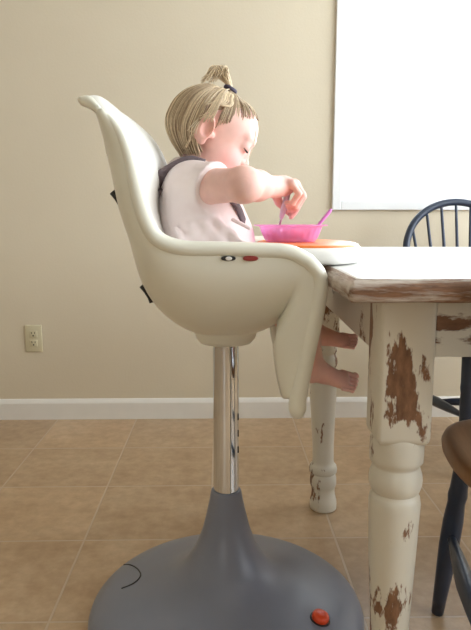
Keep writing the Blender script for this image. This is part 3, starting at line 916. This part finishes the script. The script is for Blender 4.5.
# hair: cap plus combed strands
HC = np.array([.004, 0, .021]); HRad = np.array([.078, .069, .069])
def scalp(az, el, k=1.0):                # az 0 = forward, pi/2 = left; el up from the horizontal
    dv = np.array([math.cos(el)*math.cos(az), math.cos(el)*math.sin(az), math.sin(el)])
    return HC+dv*scalp_t(dv)*k
FC, FR = np.array([.038, 0, .038]), np.array([.0505, .0585, .0485])
def scalp_t(dv):
    t = 1/math.sqrt(((dv/HRad)**2).sum())
    a = ((dv/FR)**2).sum(); o = (HC-FC)/FR; b = (dv/FR*o).sum(); c = (o*o).sum()-1; q = b*b-a*c
    return max(t, (-b+math.sqrt(q))/a) if q > 0 else t
def on_scalp(p, k=1.0):
    d = np.asarray(p, float)-HC; L = np.linalg.norm(d); d = d/L
    return HC+d*scalp_t(d)*k
K = Field((-.11, -.10, -.09), (.11, .10, .12), .0025)
K.ell(HC, HRad, 0); K.ell(FC, FR, .012); K.ell((-.020, 0, -.008), (.047, .066, .048), .02)
K.plane_cut((.046, 0, .078), (.80, 0, -1.0))          # front hairline slopes back to the temple
X = np.meshgrid(*K.ax, indexing='ij', sparse=True)
low = X[2]+0*X[0]+0*X[1] < .030
K.D[:] = np.where(low, np.maximum(K.D, X[0]-(-.012+0*X[1])), K.D)
K.plane_cut((.0, 0, -.036), (.5, 0, -1.0))
kv, kf = K.mesh(3)
cols = []; HV = []; HF = []
def add_hair(path, r0, r1, col):
    n = len(path); rads = [r0+(r1-r0)*(i/(n-1))**1.5 for i in range(n)]
    v, f = tube([hl(*p) for p in path], rads, 4, up=(0, 1, .3), round_ends=False)
    b = len(HV); HV.extend(v); HF.extend([[i+b for i in q] for q in f]); cols.extend([col]*len(v))
b = len(HV); HV.extend([hl(*p) for p in kv]); HF.extend([[int(i)+b for i in q] for q in kf]); cols.extend([(.36, .245, .14)]*len(kv))
def blond(dark=0):
    t = random.random()
    a = np.array([.27, .175, .10]); c = np.array([.82, .66, .44])
    return tuple(a+(c-a)*min(1, max(0, t*.95+.08-dark)))
TIE = np.array([.000, .0, .0965])
for i in range(560):
    az = R(random.uniform(70, 290)); back = abs(az-math.pi)/R(110)   # 0 back .. 1 sides
    s0 = TIE+np.array([random.uniform(-.016, .006), random.uniform(-.020, .020), random.uniform(-.012, -.007)])
    k = random.uniform(1.02, 1.06); kb = .115*(1-min(1, back*.9))
    pts = [s0]
    e0 = R(72)
    az0 = az*.9+math.pi*.1
    for j in range(1, 7):
        el = e0+(R(-8)-e0)*j/6
        pts.append(scalp(az0+(az-az0)*j/6, el, k+kb*(j/6)**1.3))
    end_u = -.056+.022*min(1, back*1.15)+random.uniform(-.006, .006)
    p = pts[-1]; q = p+np.array([.064-.054*back, -.12*p[1], end_u-p[2]])
    if q[2] < p[2]-.004:
        cq = np.array([p[0]-.004*(1-min(1, back)), p[1]*1.01, p[2]+(q[2]-p[2])*.55])
        for t_ in (.25, .5, .75, 1): pts.append(p*(1-t_)**2+cq*2*t_*(1-t_)+q*t_*t_)
    if abs(p[1]) > .045 and p[0] > -.016: # hair tucked behind the ear
        for m in range(4, len(pts)): pts[m][0] = min(pts[m][0], -.016-.004*random.random())
    add_hair(catmull(pts, 2), random.uniform(.0012, .0026), .0007, blond(.12 if random.random() < .4 else 0))
for i in range(560):                     # fine hair pulled back from the hairline to the tie
    s = random.choice((-1, 1)); t = random.random()
    a = np.array([.074-.062*t**1.35, s*.067*math.sin(t*math.pi/2), .070-.060*t**1.5])
    a = a+(TIE-a)*random.uniform(0, 1)**.9*.5
    a = on_scalp(a, 1.0)
    pts = []
    for j in range(7):
        q = a+(TIE-np.array([0, 0, .004])-a)*j/6
        pts.append(on_scalp(q, 1.0+.05*math.sin(min(1, j/4)*1.57)) if j < 6 else q)
    add_hair(catmull(pts, 2), .0006, random.uniform(.0010, .0018), blond(.22))
tw = lambda px, py, y=1.21: (np.array(atY(px, py, y))-np.array(HD)) @ HR
for i in range(120):                      # the tuft above the tie, falling back
    a = TIE+np.array([random.uniform(-.004, .004), random.uniform(-.006, .006), .004])
    u = random.random(); y = 1.21+random.uniform(-.022, .022)
    ex = random.uniform(200, 229); e = tw(ex, 84-.35*(ex-200)+random.uniform(-6, 4), y); m = tw(213+.45*(ex-200)+random.uniform(-3, 3), random.uniform(65, 73), 1.21+(y-1.21)*.6)
    add_hair(catmull([a, a*.45+m*.55, m, e*.7+m*.3+np.array([0, 0, .003]), e], 3), .0014, .0004, tuple(np.array(blond(-.3))))
for i in range(60):                      # pale lock hanging from the tie in front of the ear, both sides
    s = -1 if i < 40 else 1; y = 1.21+s*.069
    j = random.uniform(-5, 5)
    P = [TIE+np.array([0, s*.006, 0]), tw(224+j*.3, 91, 1.21+s*.046), tw(217+j*.7, 102, 1.21+s*.073), tw(211+j, 113, 1.21+s*.081), tw(206+j*1.3, 120+random.uniform(-5, 3), 1.21+s*.082)]
    add_hair(catmull(P, 3), .0013, .0005, tuple(np.array(blond(-.35))))
for i in range(4):                       # stray wisps before the face and over the ear
    P = [tw(254+random.uniform(-2, 1), 117, 1.20), tw(256, 128, 1.185), tw(252+random.uniform(-2, 2), 146, 1.18), tw(247+random.uniform(-2, 2), 163, 1.182)]
    if i < 3: add_hair(catmull(P, 4), .0007, .0003, (.80, .68, .50))
    P = [tw(200+i*2, 117, 1.137), tw(193+i*2, 124, 1.134), tw(187+i*3, 131+i, 1.132)]
    add_hair(catmull(P, 3), .0009, .0004, (.80, .68, .50))
pobj('hair', (HV, HF), 'hair', colors=np.array(cols))
ring = [hl(TIE[0]+.010*math.cos(a), .010*math.sin(a), TIE[2]+.001) for a in [2*math.pi*k/18 for k in range(18)]]
pobj('hair_elastic', tube(ring, .0042, 8, closed=True), 'elastic')

# ------------------------------------------------------------------ bowl, spoons, food
BX = atY(290.5, 244, 1.215); bx, by = BX.x, 1.215; bz = TZ1+.0035
flute = lambda a, z: 1+(.016*math.cos(26*a) if bz+.004 < z < bz+.027 else 0)
bo = [(.047, bz+.0002), (.0495, bz+.002), (.0525, bz+.008), (.0555, bz+.015), (.0585, bz+.022), (.0605, bz+.0275), (.0625, bz+.030), (.0720, bz+.0315), (.0728, bz+.0325), (.0720, bz+.0335), (.0620, bz+.0325),
      (.0585, bz+.029), (.0565, bz+.022), (.0535, bz+.015), (.050, bz+.008), (.046, bz+.004), (.001, bz+.0035)]
bowl = tag(obj('bowl', [(Vector(v)) for v in lathe(bo, bx, by, 104, True, flute)[0]] and lathe(bo, bx, by, 104, True, flute), 'bowl', origin=(bx, by, bz)),
           'translucent pink plastic bowl with wide rim standing on the orange tray', 'bowl')
fv = []
for i in range(60):
    a = random.uniform(0, 2*math.pi); r = .040*math.sqrt(random.random()); s = random.uniform(.006, .0095)
    z = bz+.011+random.uniform(0, .009)
    fv.append(sphere((bx+r*math.cos(a), by+r*math.sin(a), z), (s*1.2, s, s*.8), 10, 7, Matrix.Rotation(random.uniform(0, 3), 3, 'Z')))
tag(obj('fruit_pieces', join(*fv), 'food', origin=(bx, by, bz+.005)), 'red and orange chopped fruit heaped inside the pink bowl', 'fruit', kind='stuff')
# toddler's spoon
d = (SP1-SP0).normalized()
cut = SP0.lerp(SP1, .74)
spn = tag(empty('feeding_spoon', SP1), 'small spoon with pale handle gripped upright in the toddler\'s hand', 'spoon')
def sobj(name, vf, mat, root):
    v, f = vf; return obj(name, ([Vector(x)-root.location for x in v], f), mat, parent=root)
P = [SP0.lerp(cut, t) for t in (0, .2, .5, .8, 1)]
sobj('handle', tube(P, [.0042, .0050, .0060, .0060, .0046], 12), 'lilac', spn)
sbw = SP1+d*.012
sobj('spoon_bowl', join(tube([cut, SP0.lerp(SP1, .92), SP1], [.0026, .0024, .0030], 10), sphere(sbw, (.010, .0035, .014), 18, 10, Matrix.Rotation(R(20), 3, 'Y'))), 'steel', spn)
a, b2 = atY(330.5, 210.5, 1.205), Vector((bx+.035, by-.005, bz+.010))
sp2 = tag(empty('baby_spoon', b2), 'orchid pink plastic spoon leaning on the right rim of the pink bowl', 'spoon')
P = [a, a.lerp(b2, .05), a.lerp(b2, .3), a.lerp(b2, .6), a.lerp(b2, .85), b2]
sobj('handle', tube(P, [.0042, .0050, .0048, .0042, .0036, .0032], 12, flat=.7), 'purple', sp2)
dd = (b2-a).normalized()
sobj('spoon_bowl', sphere(b2+dd*.008-Vector((.006, 0, -.002)), (.014, .010, .0045), 18, 10, Matrix.Rotation(R(25), 3, 'Y')), 'purple', sp2)

# ------------------------------------------------------------------ light
w = bpy.data.worlds.new('sky'); SC.world = w; w.use_nodes = True
bg = w.node_tree.nodes['Background']; bg.inputs['Color'].default_value = (.86, .94, 1.0, 1); bg.inputs['Strength'].default_value = 1.0
def area(name, loc, rot, sx, sy, power, col):
    l = bpy.data.lights.new(name, 'AREA'); l.shape = 'RECTANGLE'; l.size, l.size_y = sx, sy; l.energy = power; l.color = col
    o = bpy.data.objects.new(name, l); COL.objects.link(o); o.location = loc; o.rotation_euler = rot; return o
P_ = area('window_portal', ((WX0+WX1)/2, WALL_Y+.11, (WZ0+WZ1)/2), (R(-90), 0, 0), WX1-WX0, WZ1-WZ0, 1, (1, 1, 1)); P_.data.cycles.is_portal = True
P_ = area('right_opening_portal', (X1+.11, .675, 1.525), (0, R(90), 0), 1.45, 3.35, 1, (1, 1, 1)); P_.data.cycles.is_portal = True  # guides sky light through the added opening in the right wall
P_ = area('rear_portal', (-1.55, Y0-.11, 1.65), (R(90), 0, 0), .7, .9, 1, (1, 1, 1)); P_.data.cycles.is_portal = True
SC.cycles.use_denoising = True
SC.cycles.max_bounces = 8; SC.cycles.diffuse_bounces = 5; SC.cycles.transparent_max_bounces = 12
SC.view_settings.view_transform = 'Standard'; SC.view_settings.look = 'None'; SC.view_settings.gamma = 1
SC.view_settings.use_curve_mapping = False; SC.view_settings.exposure = 3.1
